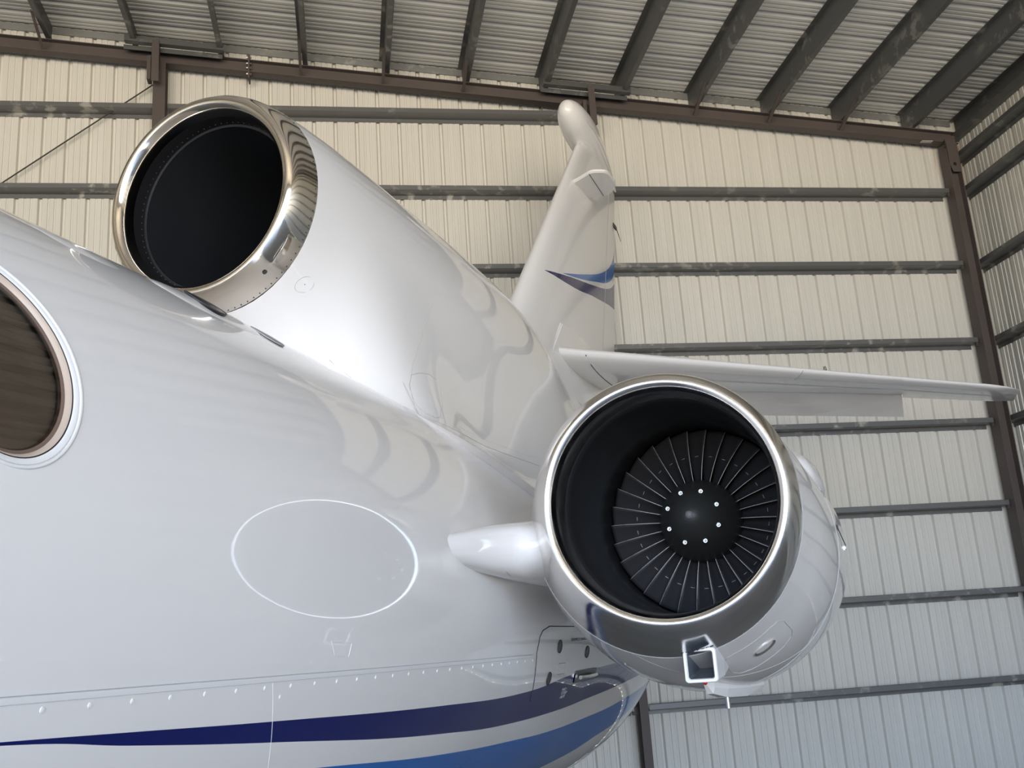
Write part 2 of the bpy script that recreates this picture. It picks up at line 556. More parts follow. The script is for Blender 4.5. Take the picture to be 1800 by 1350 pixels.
r2 = raft(spx + 0.012, 9.46, 'brown steel rafter along the back wall, from bolted splice to corner column')
bm = bmesh.new()
zt = rafter_top(spx)
box_bm(bm, (spx - 0.011, RY - 0.09, zt - RD - 0.11), (spx + 0.011, RY + 0.09, zt + 0.07))
sp_ = link('splice_plate', bm, BROWN_STEEL, r2, False)
scatter('splice_bolt', [(Vector((spx + dx * 0.011, RY - 0.06, zt + dz)), Vector((dx, 0, 0))) for dz in (0.03, -0.06, -0.13, -0.225) for dx in (-1, 1)],
        rod_bm(bmesh.new(), (0, 0, 0), (0, 0, 0.024), 0.013, 6), BOLT_DIM, sp_)
bm = bmesh.new()
box_bm(bm, (8.85, RY - 0.078, rafter_top(9) - RD - 0.016), (9.03, RY - 0.02, rafter_top(9) - RD - 0.003))
link('weld_tab', bm, simple('bare_plate', (0.45, 0.43, 0.4), 0.5), r2, False)

# rake channel at the top of the back wall
bm = bmesh.new()
for a, b in (((XL + 0.05), 9.55),):
    prism_bm(bm, [(0, 0), (0.028, 0), (0.028, 0.006), (0.006, 0.006), (0.006, 0.10), (0, 0.10)], (a, YB - 0.03, roof_z(a) - 0.11), (b, YB - 0.03, roof_z(b) - 0.11), (0, 1, 0), (0, 0, 1))
o = link('rake_angle', bm, galv_mat('bright_galvanised', (0.30, 0.305, 0.30), (0.46, 0.46, 0.44)), smooth=False)
tag(o, 'long galvanised angle closing the top of the back wall under the roof', 'rake angle')

# columns
def column_mid(xc, wd, ztop, lab):
    o = link('steel_column', ibeam_bm(bmesh.new(), (xc, 13.095, 0.02), (xc, 13.095, ztop), 0.2, wd, (1, 0, 0), (0, 1, 0)), BROWN_STEEL, smooth=False)
    bb = bmesh.new()
    box_bm(bb, (xc - 0.14, 12.95, 0), (xc + 0.14, 13.24, 0.02))
    link('base_plate', bb, BROWN_STEEL, o, False)
    return tag(o, lab, 'column', 'back wall columns')
column_mid(COL2[0], COL2[1], rafter_top(COL2[0]) - RD - 0.01, 'brown steel column left of the upper engine intake')
column_mid(COL3[0], COL3[1], rafter_top(COL3[0]) - RD - 0.01, 'brown steel column mostly hidden behind the tail fin and side engine')
zc_top = rafter_top(9.4) - RD - 0.008
o = link('steel_column', ibeam_bm(bmesh.new(), (9.31, 13.1, 0.02), (9.31, 13.1, zc_top), 0.19, 0.2, (0, 1, 0), (1, 0, 0)), BROWN_STEEL, smooth=False)
tag(o, 'brown steel corner column beside the right side wall', 'column', 'back wall columns')
bb = bmesh.new()
box_bm(bb, (9.15, 12.96, 0), (9.46, 13.24, 0.02))
link('base_plate', bb, BROWN_STEEL, o, False)
bb = bmesh.new()   # gusset with a hole at the top
prism_bm(bb, [(0, 0), (0.17, 0), (0.17, -0.55), (0.05, -0.55), (0, -0.40)], (9.22, 13.00, zc_top + 0.06), (9.22, 13.012, zc_top + 0.06), (1, 0, 0), (0, 0, 1))
link('gusset_plate', bb, BROWN_STEEL, o, False)
bb = bmesh.new()
rod_bm(bb, (9.31, 12.996, zc_top - 0.36), (9.31, 12.999, zc_top - 0.36), 0.028, 12)
for q in range(3):
    rod_bm(bb, (9.20, 13.01, zc_top + 0.02 - q * 0.05), (9.20, 12.99, zc_top + 0.02 - q * 0.05), 0.012, 6)
link('bolt_hole', bb, DARK, o, False)

# galvanised brackets with brown hanger plates over the two middle columns
for xa, xb, xp, lab in ((-2.83, -1.515, -2.415, 'over the column left of the upper intake'), (2.95, 4.24, 3.64, 'behind the fin-top pod')):
    za, zb = rafter_top(xa) - 0.03, rafter_top(xb) - 0.03
    pr = [(0, 0), (0.09, 0), (0.09, 0.006), (0.006, 0.006), (0.006, 0.085), (0, 0.085)]
    bm = prism_bm(bmesh.new(), pr, (xa, 12.82, za), (xb, 12.82, zb), (0, 1, 0), (0, 0, 1))
    prism_bm(bm, [(0, 0), (0.006, 0), (0.006, 0.07), (0, 0.07)], (xa - 0.03, 12.94, za - 0.06), (xb - 0.03, 12.94, zb - 0.06), (0, 1, 0), (0, 0, 1))
    o = link('purlin_bracket', bm, GALV, smooth=False)
    tag(o, 'galvanised channel bracket spanning two purlins ' + lab, 'bracket', 'column head brackets')
    bm = bmesh.new()
    box_bm(bm, (xp - 0.048, 12.80, rafter_top(xp) - 0.62), (xp + 0.048, 12.812, rafter_top(xp) + 0.01))
    box_bm(bm, (xp + 0.04, 12.812, rafter_top(xp) - 0.60), (xp + 0.048, 12.89, rafter_top(xp) - 0.02))
    link('hanger_plate', bm, BROWN_STEEL, o, False)
    bm = bmesh.new()
    box_bm(bm, (xp - 0.12, 12.87, rafter_top(xp) - 0.55), (xp - 0.07, 13.01, rafter_top(xp) - 0.19))
    link('stiffener', bm, BROWN_STEEL, o, False)
# flange braces from purlin to rafter
for kk in (1, 2, 3, 6, 7, 8, 11, 14):
    x = P0 - kk * PP
    bm = bmesh.new()
    z1, z0 = rafter_top(x) + 0.03, rafter_top(x) - RD + 0.01
    d = Vector((0, 0.55, z0 - z1)).normalized()
    n = Vector((0, -d.z, d.y))
    prism_bm(bm, [(0, 0), (0.04, 0), (0.04, 0.004), (0.004, 0.004), (0.004, 0.04), (0, 0.04)], (x - 0.045, 12.46, z1), (x - 0.045, 13.02, z0), (1, 0, 0), tuple(n))
    o = link('flange_brace', bm, BROWN_STEEL, smooth=False)
    tag(o, f'short brown diagonal brace from the {ords[kk]} purlin from the right down to the rafter', 'brace', 'flange braces')
# diagonal wind-brace rod
o = link('brace_rod', rod_bm(bmesh.new(), (-5.37, 13.20, ZC + 5.69), (-2.47, 13.20, ZC + 8.01), 0.010, 8), simple('dark_rod', (0.05, 0.045, 0.04), 0.5, 0.5))
tag(o, 'thin dark diagonal brace rod on the upper left of the back wall', 'brace rod')

# ------------------------------------------------------------------ the aircraft (x aft, y to starboard, z up, origin on the floor under the centreline)
plane = bpy.data.objects.new('airplane', None)
COL.objects.link(plane)
plane.location = (-2.8 * 0.875354503, 2.8 * 0.483481637, 0)
plane.rotation_euler = (0, 0, math.atan2(0.875354503, 0.483481637))
tag(plane, 'white three-engined business jet with navy and blue stripes, seen from beside its cabin', 'airplane')

FT = [(-7, .25, 1.26, 1.22), (0, .25, 1.258, 1.22), (2, .25, 1.232, 1.22), (3.3, .25, 1.205, 1.215), (4.0, .25, 1.175, 1.205), (4.9, .25, 1.115, 1.19), (6, .25, 1.09, 1.17), (8, .32, 1.10, 1.15), (10, .8, .9, .8), (13, 1.2, .42, .42)]
def smooth_fus(s):
    return herm(FT, s)
def F(s, ph, off=0.0):
    """fuselage surface; ph in degrees above the horizontal on the port side (the side facing the camera)"""
    hc, wd, hh = smooth_fus(s)
    a = math.radians(ph)
    return Vector((s, -(wd + off) * cos(a), ZC + hc + (hh + off) * sin(a)))

WIN = (1.53, 21.3, 0.227, 13.3)   # centre s, centre angle, half length, half angle
def fuselage():
    S = []
    s = -6.0
    while s < 13.001:
        S.append(round(s, 4))
        s += 0.1
    i0, i1 = S.index(1.2), S.index(1.9)
    PH = [-180 + 3 * k for k in range(120)]
    j0, j1 = PH.index(3), PH.index(39)
    bm = bmesh.new()
    V = {}
    for i, s in enumerate(S):
        for j, p in enumerate(PH):
            if i0 < i < i1 and j0 < j < j1: continue
            V[i, j] = bm.verts.new(F(s, p))
    n = len(PH)
    for i in range(len(S) - 1):
        for j in range(n):
            if i0 <= i < i1 and j0 <= j < j1: continue
            jj = (j + 1) % n
            bm.faces.new((V[i, j], V[i + 1, j], V[i + 1, jj], V[i, jj]))
    # skin around the window opening
    border = [(i, j0) for i in range(i0, i1)] + [(i1, j) for j in range(j0, j1)] + [(i, j1) for i in range(i1, i0, -1)] + [(i0, j) for j in range(j1, j0, -1)]
    rings = [[V[b] for b in border]]
    for q in (0.25, 0.5, 0.75, 1.0):
        ring = []
        for (i, j) in border:
            bs, bp = S[i], PH[j]
            a = math.atan2((bp - WIN[1]) / WIN[3], (bs - WIN[0]) / WIN[2])
            es, ep = WIN[0] + WIN[2] * cos(a), WIN[1] + WIN[3] * sin(a)
            ring.append(bm.verts.new(F(bs + (es - bs) * q, bp + (ep - bp) * q)))
        rings.append(ring)
    m = len(border)
    for A, B in zip(rings, rings[1:]):
        for k in range(m):
            bm.faces.new((A[k], A[(k + 1) % m], B[(k + 1) % m], B[k]))
    bm.faces.new([V[0, j] for j in range(n)])
    bm.faces.new([V[len(S) - 1, j] for j in range(n)][::-1])
    bmesh.ops.recalc_face_normals(bm, faces=bm.faces)
    return link('fuselage', bm, FUS_PAINT, plane)
fus = fuselage()

# cabin window
def win_ring(name, prof, mat, parent, n=96):
    """prof: (inset in metres, offset from the skin)"""
    rows = []
    for k in range(n):
        a = 2 * pi * k / n
        r = []
        for ins, off in prof:
            fs = 1 - ins / WIN[2]
            fp = 1 - ins / (math.radians(WIN[3]) * 1.22)
            r.append(F(WIN[0] + WIN[2] * fs * cos(a), WIN[1] + WIN[3] * fp * sin(a), off))
        rows.append(r)
    rows.append(rows[0])
    return link(name, grid_mesh(name, rows), mat, parent)
win = win_ring('cabin_window', [(-0.003, 0.0), (-0.002, 0.0022), (0.0005, 0.003), (0.004, 0.002), (0.005, -0.005)], RIM_WHITE, fus)
tag(win, 'oval window with a white rim')
wf = win_ring('window_frame', [(0.005, -0.005), (0.007, -0.006), (0.008, -0.001), (0.019, -0.002), (0.021, -0.004)], RIM_WHITE, win)
win_ring('window_gasket', [(0.0205, -0.004), (0.0215, -0.008), (0.0235, -0.008), (0.024, -0.005)], SEAM_DARK, win)
win_ring('window_bezel', [(0.024, -0.005), (0.027, -0.006), (0.031, -0.011), (0.034, -0.016)], BEIGE, win)
win_ring('inner_bezel', [(0.034, -0.016), (0.044, -0.019), (0.047, -0.024)], BROWN, win)
def win_disc(name, ins, off, mat, parent, pleat=0.0):
    n, m = 96, 40
    rows = []
    for i in range(m + 1):
        fi = i / m
        r = []
        for k in range(n):
            a = 2 * pi * k / n
            fs = (1 - ins / WIN[2]) * fi
            fp = (1 - ins / (math.radians(WIN[3]) * 1.22)) * fi
            ph = WIN[1] + WIN[3] * fp * sin(a)
            o2 = off
            r.append(F(WIN[0] + WIN[2] * fs * cos(a), ph, o2))
        rows.append(r + [r[0]])
    return link(name, grid_mesh(name, rows), mat, parent)
win_disc('window_pane', 0.042, -0.0185, GLASS, win)
bm = bmesh.new()
rowsn = 28
prev = None
for k in range(rowsn * 2 + 1):
    ph = 6 + k * (31 / (rowsn * 2))
    off = -0.034 - (0.007 if k % 2 else 0.0)
    cur = [bm.verts.new(F(1.28 + 0.5 * i / 8, ph, off)) for i in range(9)]
    if prev:
        for i in range(8):
            bm.faces.new((prev[i], prev[i + 1], cur[i + 1], cur[i]))
    prev = cur
tag(link('window_blind', bm, BLIND, win, False), 'brown pleated blind')

# skin seams and fasteners on the fuselage
def fline(pts, n=40):
    res = []
    for (a, b) in zip(pts, pts[1:]):
        for k in range(n):
            u = k / n
            res.append((a[0] + (b[0] - a[0]) * u, a[1] + (b[1] - a[1]) * u))
    res.append(pts[-1])
    return [F(s, p, 0.0) for s, p in res]
bm = bmesh.new()
rows = []
for k in range(150):
    s = -5 + k * 0.0665
    rows.append([F(s, p, o) for p, o in ((-12.5, 0.0), (-12.55, 0.0035), (-12.95, 0.0035), (-13.15, 0.003), (-13.22, 0.0))])
link('lap_seam', grid_mesh('lap_seam', rows), RIM_WHITE, fus)
bm = tube_bm(bmesh.new(), fline([(-5, -12.45), (4.95, -12.45)], 160), 0.0011)
link('seam_groove', bm, SEAM, fus)
bm = tube_bm(bmesh.new(), fline([(2.478, -13.3), (2.57, -24.2), (2.70, -38)], 60), 0.0009)
link('skin_joint', bm, SMOOTH_PAINT, fus)
rv = []
s = 0.2
while s < 5.0:
    rv.append((s, -13.9)); s += 0.132
rv += [(2.53, -15.2), (2.53, -31.5)]
pb = rod_bm(bmesh.new(), (0, 0, -0.001), (0, 0, 0.0016), 0.0075, 12, 0.0055)
rod_bm(pb, (0, 0, 0.0015), (0, 0, 0.0022), 0.003, 8)
scatter('seam_fastener', [(F(s, p), (F(s, p, 0.01) - F(s, p)).normalized()) for s, p in rv], pb, SMOOTH_PAINT, fus)

# flush vents on the shoulder near the upper intake
def fdisc(name, s, ph, rs, rp, mat, parent, off=0.003, rim=None):
    n = 40
    rows = []
    for fi in (0.001, 0.5, 1.0):
        r = [F(s + rs * fi * cos(2*pi*k/n), ph + math.degrees(rp * fi * sin(2*pi*k/n) / 1.22), off) for k in range(n)]
        rows.append(r + [r[0]])
    rows.append([p.copy() for p in [F(s + rs * cos(2*pi*k/n), ph + math.degrees(rp * sin(2*pi*k/n) / 1.22), -0.01) for k in range(n)] + [F(s + rs, ph, -0.01)]])
    d = link(name, grid_mesh(name, rows), mat, parent)
    bm = tube_bm(bmesh.new(), [F(s + rs * cos(2*pi*k/n), ph + math.degrees(rp * sin(2*pi*k/n) / 1.22), off) for k in range(n)], 0.0022, 6, True)
    link('rim', bm, rim or BOLT_STEEL, d)
    return d
def blister(name, s0, ln, ph, wd, ht, parent):
    rows = []
    m = 24
    for i in range(m + 1):
        u = i / m
        k = math.sqrt(max(0, 1 - abs(2 * u - 1) ** 2.2))
        r = []
        for j in range(17):
            v = -1 + 2 * j / 16
            r.append(F(s0 + ln * u, ph + math.degrees(wd * k * v / 1.22), ht * k * (1 - v * v) ** 0.8 - 0.004))
        rows.append(r)
    return link(name, grid_mesh(name, rows), PAINT, parent)
blister('light_blister', 2.50, 0.62, 53.5, 0.13, 0.016, fus)
blister('light_blister', 1.98, 0.36, 52.0, 0.09, 0.010, fus)
fdisc('flush_vent', 2.77, 52.8, 0.085, 0.075, DARK, fus, 0.0155, SEAM_DARK)
fdisc('flush_vent', 3.17, 53.0, 0.075, 0.070, DARK, fus, 0.004, SEAM)

# rear service door below the side engine
dp = [(5.06, -24), (5.0, -12), (5.03, -8.5), (5.08, -6.9), (5.2, -5.8), (7.3, -5.8)]
door = link('service_door', tube_bm(bmesh.new(), fline(dp, 16), 0.003), SEAM_DARK, fus)
tag(door, 'rear access door outline with round latches')
for s, p in ((5.408, -10.9), (5.98, -13.0), (5.29, -18.9)):
    fdisc('door_latch', s, p, 0.035, 0.035, simple('latch_grey', (0.12, 0.12, 0.13), 0.4, 0.6) if s == 5.408 else bpy.data.materials['latch_grey'], door, 0.003, SEAM_DARK)
bm = bmesh.new()
rows = [[F(s, p, 0.004) for s in (5.80, 5.95, 6.1, 6.25)] for p in (-18.0, -19.0, -20.5, -21.4)]
h = link('door_handle', grid_mesh('door_handle', rows), simple('handle_grey', (0.16, 0.16, 0.17), 0.35, 0.5), door)
bm = tube_bm(bmesh.new(), [F(5.86, -19.7, 0.02), F(6.0, -19.7, 0.03), F(6.2, -19.7, 0.02)], 0.012, 8)
link('handle_grip', bm, BOLT_STEEL, door)
link('latch_panel', tube_bm(bmesh.new(), fline([(5.42, -15.3), (5.56, -15.3), (5.56, -18.2), (5.42, -18.2), (5.42, -15.3)], 6), 0.002), SEAM, door)

def text_on_fus(body, s, ph, size, mat, parent, name):
    cu = bpy.data.curves.new(name, 'FONT')
    cu.body = body
    cu.size = size
    cu.extrude = 0.0004
    cu.space_line = 0.9
    tmp = bpy.data.objects.new('tmp', cu)
    COL.objects.link(tmp)
    dg = bpy.context.evaluated_depsgraph_get()
    me = bpy.data.meshes.new_from_object(tmp.evaluated_get(dg))
    bpy.data.objects.remove(tmp)
    for v in me.vertices:
        q = F(s + v.co.x * 2.2, ph + math.degrees(v.co.y / 1.2), 0.0025 + v.co.z)
        v.co = q
    o = link(name, me, None, parent, False)
    me.materials.clear()
    me.materials.append(mat)
    return o
text_on_fus('NO\nSTEP\nAFT', 5.60, -23.0, 0.024, LETTER_WHITE, door, 'white_placard')
text_on_fus('SERVICE DOOR', 5.62, -9.6, 0.022, LETTER_DARK, door, 'dark_placard')
bm = tube_bm(bmesh.new(), fline([(2.77, -8.3), (2.90, -8.6), (2.89, -10.6), (2.80, -10.2), (2.77, -8.3)], 8), 0.0008)
link('faint_patch', bm, RIM_WHITE, fus)

# ------------------------------------------------------------------ upper intake and dorsal cowl
IS, IZ = 3.70, ZC + 2.20
def revolve(name, prof, centre, mat, parent, n=128, flip=False):
    """prof rows (x, r, dy, dz) about the x axis"""
    rows = []
    for x, r, dy, dz in prof:
        rows.append([Vector((centre[0] + x, centre[1] + dy + r * cos(2*pi*k/n), centre[2] + dz + r * sin(2*pi*k/n))) for k in range(n)])
    return link(name, grid_mesh(name, rows, closed=True), mat, parent)
lipU = [(0.085, .437), (0.05, .442), (0.022, .452), (0.006, .466), (0.0, .482), (0.005, .498), (0.018, .512), (0.04, .526), (0.075, .539), (0.12, .549), (0.165, .556)]
C_UP = (IS, 0, IZ)
ulip = revolve('intake_lip', [(x, r, 0, 0) for x, r in lipU], C_UP, CHROME_WARM, plane)
tag(ulip, 'polished ring of the upper engine intake')
revolve('intake_liner', [(0.085, .437, 0, 0), (0.12, .434, 0, 0), (0.16, .433, 0, 0), (0.162, .421, 0, 0)], C_UP, BLACK, ulip)
rows = []
for k in range(40):
    x = 0.162 + 2.9 * k / 39
    rows.append((x, .421 - .012 * min(1, x) if x < 2.9 else .2, 0, -0.75 * max(0, (x - .3) / 2.8) ** 2))
rows.append((3.2, .01, 0, -.8))
revolve('intake_duct', rows, C_UP, DUCT, ulip)
its = []
for k in range(96):
    a = 2 * pi * k / 96
    d = Vector((0, cos(a), sin(a)))
    its.append((Vector((IS + 0.15, 0, IZ)) + d * 0.5545, d))
scatter('lip_rivet', its, rod_bm(bmesh.new(), (0, 0, -0.002), (0, 0, 0.0012), 0.0035, 6), SEAM_DARK, ulip)
its = []
for k in range(80):
    a = 2 * pi * k / 80
    d = Vector((0, cos(a), sin(a)))
    its.append((Vector((IS + 0.14, 0, IZ)) + d * 0.4335, -d))
scatter('liner_rivet', its, rod_bm(bmesh.new(), (0, 0, -0.002), (0, 0, 0.002), 0.0032, 6), simple('liner_rivet', (0.12, 0.12, 0.12), 0.4, 0.5), ulip)
a = -0.95
fd = revolve('lip_drain', [(0, .012, 0, 0), (0.0, .001, 0, 0)], (0, 0, 0), SEAM_DARK, ulip, 12)
p = Vector((IS + 0.075, -0.5405 * cos(0.93), IZ - 0.5405 * sin(0.93)))
fd.matrix_local = Matrix.Translation(p) @ Vector((1, 0, 0)).rotation_difference(Vector((-.1, -cos(0.93), -sin(0.93)))).to_matrix().to_4x4()

CW = [  # s, top, half width, widest height, flare y, flare h, c1h, c2y, c2h
    (3.865, 2.756, .556, 2.20, .02, 1.644, 1.893, .307, 1.644),
    (4.05, 2.772, .568, 2.20, .20, 1.50, 1.87, .36, 1.56),
    (4.5, 2.800, .590, 2.15, .72, 1.18, 1.75, .60, 1.30),
    (5.3, 2.825, .615, 2.05, .95, .95, 1.55, .66, 1.12),
    (6.2, 2.84, .63, 1.95, 1.02, .75, 1.40, .72, 1.0),
    (7.3, 2.83, .61, 1.75, 1.02, .65, 1.25, .72, .95),
    (8.2, 2.74, .52, 1.40, .95, .50, 1.1, .62, .9),
    (9.0, 2.42, .46, 1.10, .80, .45, 0.95, .55, .75),
    (10.0, 2.0, .45, 1.00, .75, .50, .95, .64, .70),
    (12.0, 1.9, .48, 1.20, .45, .80, 1.05, .40, .85),
    (13.0, 1.7, .40, 1.20, .1, .85, 1.05, .25, .87)]
def cowl_row(s):
    ht, wd, hm, fy, fh, c1h, c2y, c2h = herm(CW, s)
    half = []
    for k in range(15):
        a = pi / 2 - (pi / 2) * k / 14
        half.append((wd * cos(a), hm + (ht - hm) * sin(a)))
    for k in range(1, 15):
        u = k / 14
        P = [(wd, hm), (wd, c1h), (c2y, c2h), (fy, fh)]
        b = ((1-u)**3, 3*u*(1-u)**2, 3*u*u*(1-u), u**3)
        half.append((sum(q * p[0] for q, p in zip(b, P)), sum(q * p[1] for q, p in zip(b, P))))
    port = [Vector((s, -y, ZC + z)) for y, z in half]
    star = [Vector((s, y, ZC + z)) for y, z in half[1:]]
    return star[::-1] + port
cs = [3.865 + 0.0815 * k for k in range(113)]
cowl = link('dorsal_cowl', grid_mesh('dorsal_cowl', [cowl_row(s) for s in cs], closed=True, cap1=True), PAINT, plane)
tag(cowl, 'white cowl from the upper intake to the fin')

# ------------------------------------------------------------------ fin, pod, tailplane
def airfoil(n=18, le=1.0):
    """unit airfoil: list of (x, half thickness) 0..1"""
    res = []
    for k in range(n + 1):
        x = 0.5 * (1 - cos(pi * k / n))
        y = 5 * (0.2969 * math.sqrt(x) - 0.1260 * x - 0.3516 * x**2 + 0.2843 * x**3 - 0.1036 * x**4)
        res.append((x, y))
    return res
AF = airfoil()
def fin_sec(h):
    le = 7.996 + 0.978 * (h - 2.856)
    te = 11.943 + 0.365 * (h - 3.495)
    if h < 2.856: le = 7.996 + 1.6 * (h - 2.856)
    c = te - le
    th = 0.105
    up = [Vector((le + c * x, c * y * th, ZC + h)) for x, y in AF]
    dn = [Vector((le + c * x, -c * y * th, ZC + h)) for x, y in AF[-2:0:-1]]
    return up + dn
hs = [1.6 + 0.15 * k for k in range(9)] + [2.95 + 0.155 * k for k in range(21)]
fin = link('tail_fin', grid_mesh('tail_fin', [fin_sec(h) for h in hs], closed=True, cap0=True, cap1=True), FIN_PAINT, plane)
tag(fin, 'swept fin with navy and blue stripes')
# rudder hinge line
def fin_pt(h, fx, off=0.0):
    le = 7.996 + 0.978 * (h - 2.856); te = 11.943 + 0.365 * (h - 3.495); c = te - le
    y = 5 * (0.2969 * math.sqrt(fx) - 0.1260 * fx - 0.3516 * fx**2 + 0.2843 * fx**3 - 0.1036 * fx**4)
    return Vector((le + c * fx, -(c * y * 0.105 + off), ZC + h))
link('rudder_hinge', tube_bm(bmesh.new(), [fin_pt(3.2 + 0.1 * k, 0.74) for k in range(27)], 0.004), SEAM, fin)
bm = bmesh.new()
box_bm(bm, (12.52, -0.03, ZC + 5.45), (12.68, -0.01, ZC + 5.50))
rod_bm(bm, (12.66, -0.02, ZC + 5.5), (12.85, -0.03, ZC + 5.35), 0.006, 6, 0.003)
link('static_wick', bm, SEAM_DARK, fin)

# fin-tip pod
rows = []
pod = [(0, .0), (.02, .06), (.08, .115), (.2, .168), (.4, .205), (.7, .222), (1.0, .21), (1.4, .165), (1.8, .105), (2.15, .05), (2.35, .012)]
for k in range(41):
    x = 2.35 * (k / 40) ** 1.4
    r = max(herm(pod, x)[0], 0.002)
    rows.append([Vector((10.62 + x, 0.92 * r * cos(2*pi*j/32), ZC + 6.27 - 0.05 * x + r * 1.08 * sin(2*pi*j/32))) for j in range(32)])
podo = link('antenna_pod', grid_mesh('antenna_pod', rows, closed=True, cap0=True, cap1=True), SMOOTH_PAINT, fin)
tag(podo, 'bulbous white pod on top of the fin')
link('pod_seam', tube_bm(bmesh.new(), [Vector((10.62 + x, -0.92 * herm(pod, x)[0] * cos(.35) - 0.001, ZC + 6.27 - 0.05 * x - herm(pod, x)[0] * sin(.35))) for x in [0.35 + 0.05 * k for k in range(36)]], 0.003), SEAM, fin)
# side antenna plate
def plate(name, outline, thick, mat, parent):
    """outline points on the underside; thickened upwards with a rounded edge"""
    bm = bmesh.new()
    c = sum((Vector(p) for p in outline), Vector()) / len(outline)
    rings = []
    for sc_, dz in ((0.93, 0.0), (1.0, thick * .3), (1.0, thick * .7), (0.93, thick)):
        rings.append([bm.verts.new(c + (Vector(p) - c) * sc_ + Vector((0, 0, dz))) for p in outline])
    n = len(outline)
    for A, B in zip(rings, rings[1:]):
        for i in range(n):
            bm.faces.new((A[i], A[(i+1) % n], B[(i+1) % n], B[i]))
    bm.faces.new(rings[0][::-1]); bm.faces.new(rings[-1])
    bmesh.ops.recalc_face_normals(bm, faces=bm.faces)
    return link(name, bm, mat, parent, False)
def round_poly(pts, r=0.35, n=6):
    res = []
    N = len(pts)
    for i in range(N):
        a, b, c = Vector(pts[i-1]), Vector(pts[i]), Vector(pts[(i+1) % N])
        p, q = b + (a - b) * r, b + (c - b) * r
        for k in range(n + 1):
            u = k / n
            res.append((1-u)**2 * p + 2*u*(1-u) * b + u*u * q)
    return res
Hh = ZC + 5.15
ant = plate('side_antenna', round_poly([(10.40, -0.06, Hh), (10.35, -0.15, Hh), (10.23, -0.34, Hh), (10.32, -0.51, Hh), (10.70, -0.52, Hh), (10.95, -0.36, Hh), (10.90, -0.06, Hh)], 0.3), 0.045, SMOOTH_PAINT, fin)
link('antenna_seam', tube_bm(bmesh.new(), [(10.27, -0.305, Hh - 0.001), (10.6, -0.303, Hh - 0.001), (10.90, -0.30, Hh - 0.001)], 0.004), SEAM_DARK, fin)

TP_LE = [(-2.80, 8.71, 2.76), (-2.65, 8.80, 2.72), (1.20, 11.05, 2.281), (1.40, 11.20, 2.26), (1.52, 11.36, 2.25)]
TP_TE = [(-2.80, 11.0, 0), (-2.65, 11.02, 0), (-1.7, 11.12, 0), (.408, 11.551, 0), (1.30, 11.90, 0), (1.52, 11.93, 0)]
def lin(tab, x):
    for a, b in zip(tab, tab[1:]):
        if x <= b[0] or b is tab[-1]:
            u = (x - a[0]) / (b[0] - a[0])
            return [a[i] + (b[i] - a[i]) * u for i in range(1, len(a))]
def tp_row(t, side=1, x0=0.0, x1=1.0, cut=None):
    le, h = lin(TP_LE, t)
    te = lin(TP_TE, t)[0]
    c = te - le
    y0 = -(t + 2.8) * side
    th = 0.135 if t < 1.3 else 0.135 * max(0.15, (1.56 - t) / 0.26)
    up = [Vector((le + c * x, y0, ZC + h + 0.02 + c * y * th * 0.55)) for x, y in AF if x <= x1]
    dn = [Vector((le + c * x, y0, ZC + h + 0.02 - c * y * th * 0.75)) for x, y in AF[::-1] if x <= x1 and x > 0]
    return up + dn[(1 if x1 >= 1 else 0):]
ts = [-2.80, -2.70, -2.5, -2.2, -1.8, -1.2, -.6, 0, .3, .408, .6, .9, 1.2, 1.3, 1.4, 1.46, 1.5, 1.52]
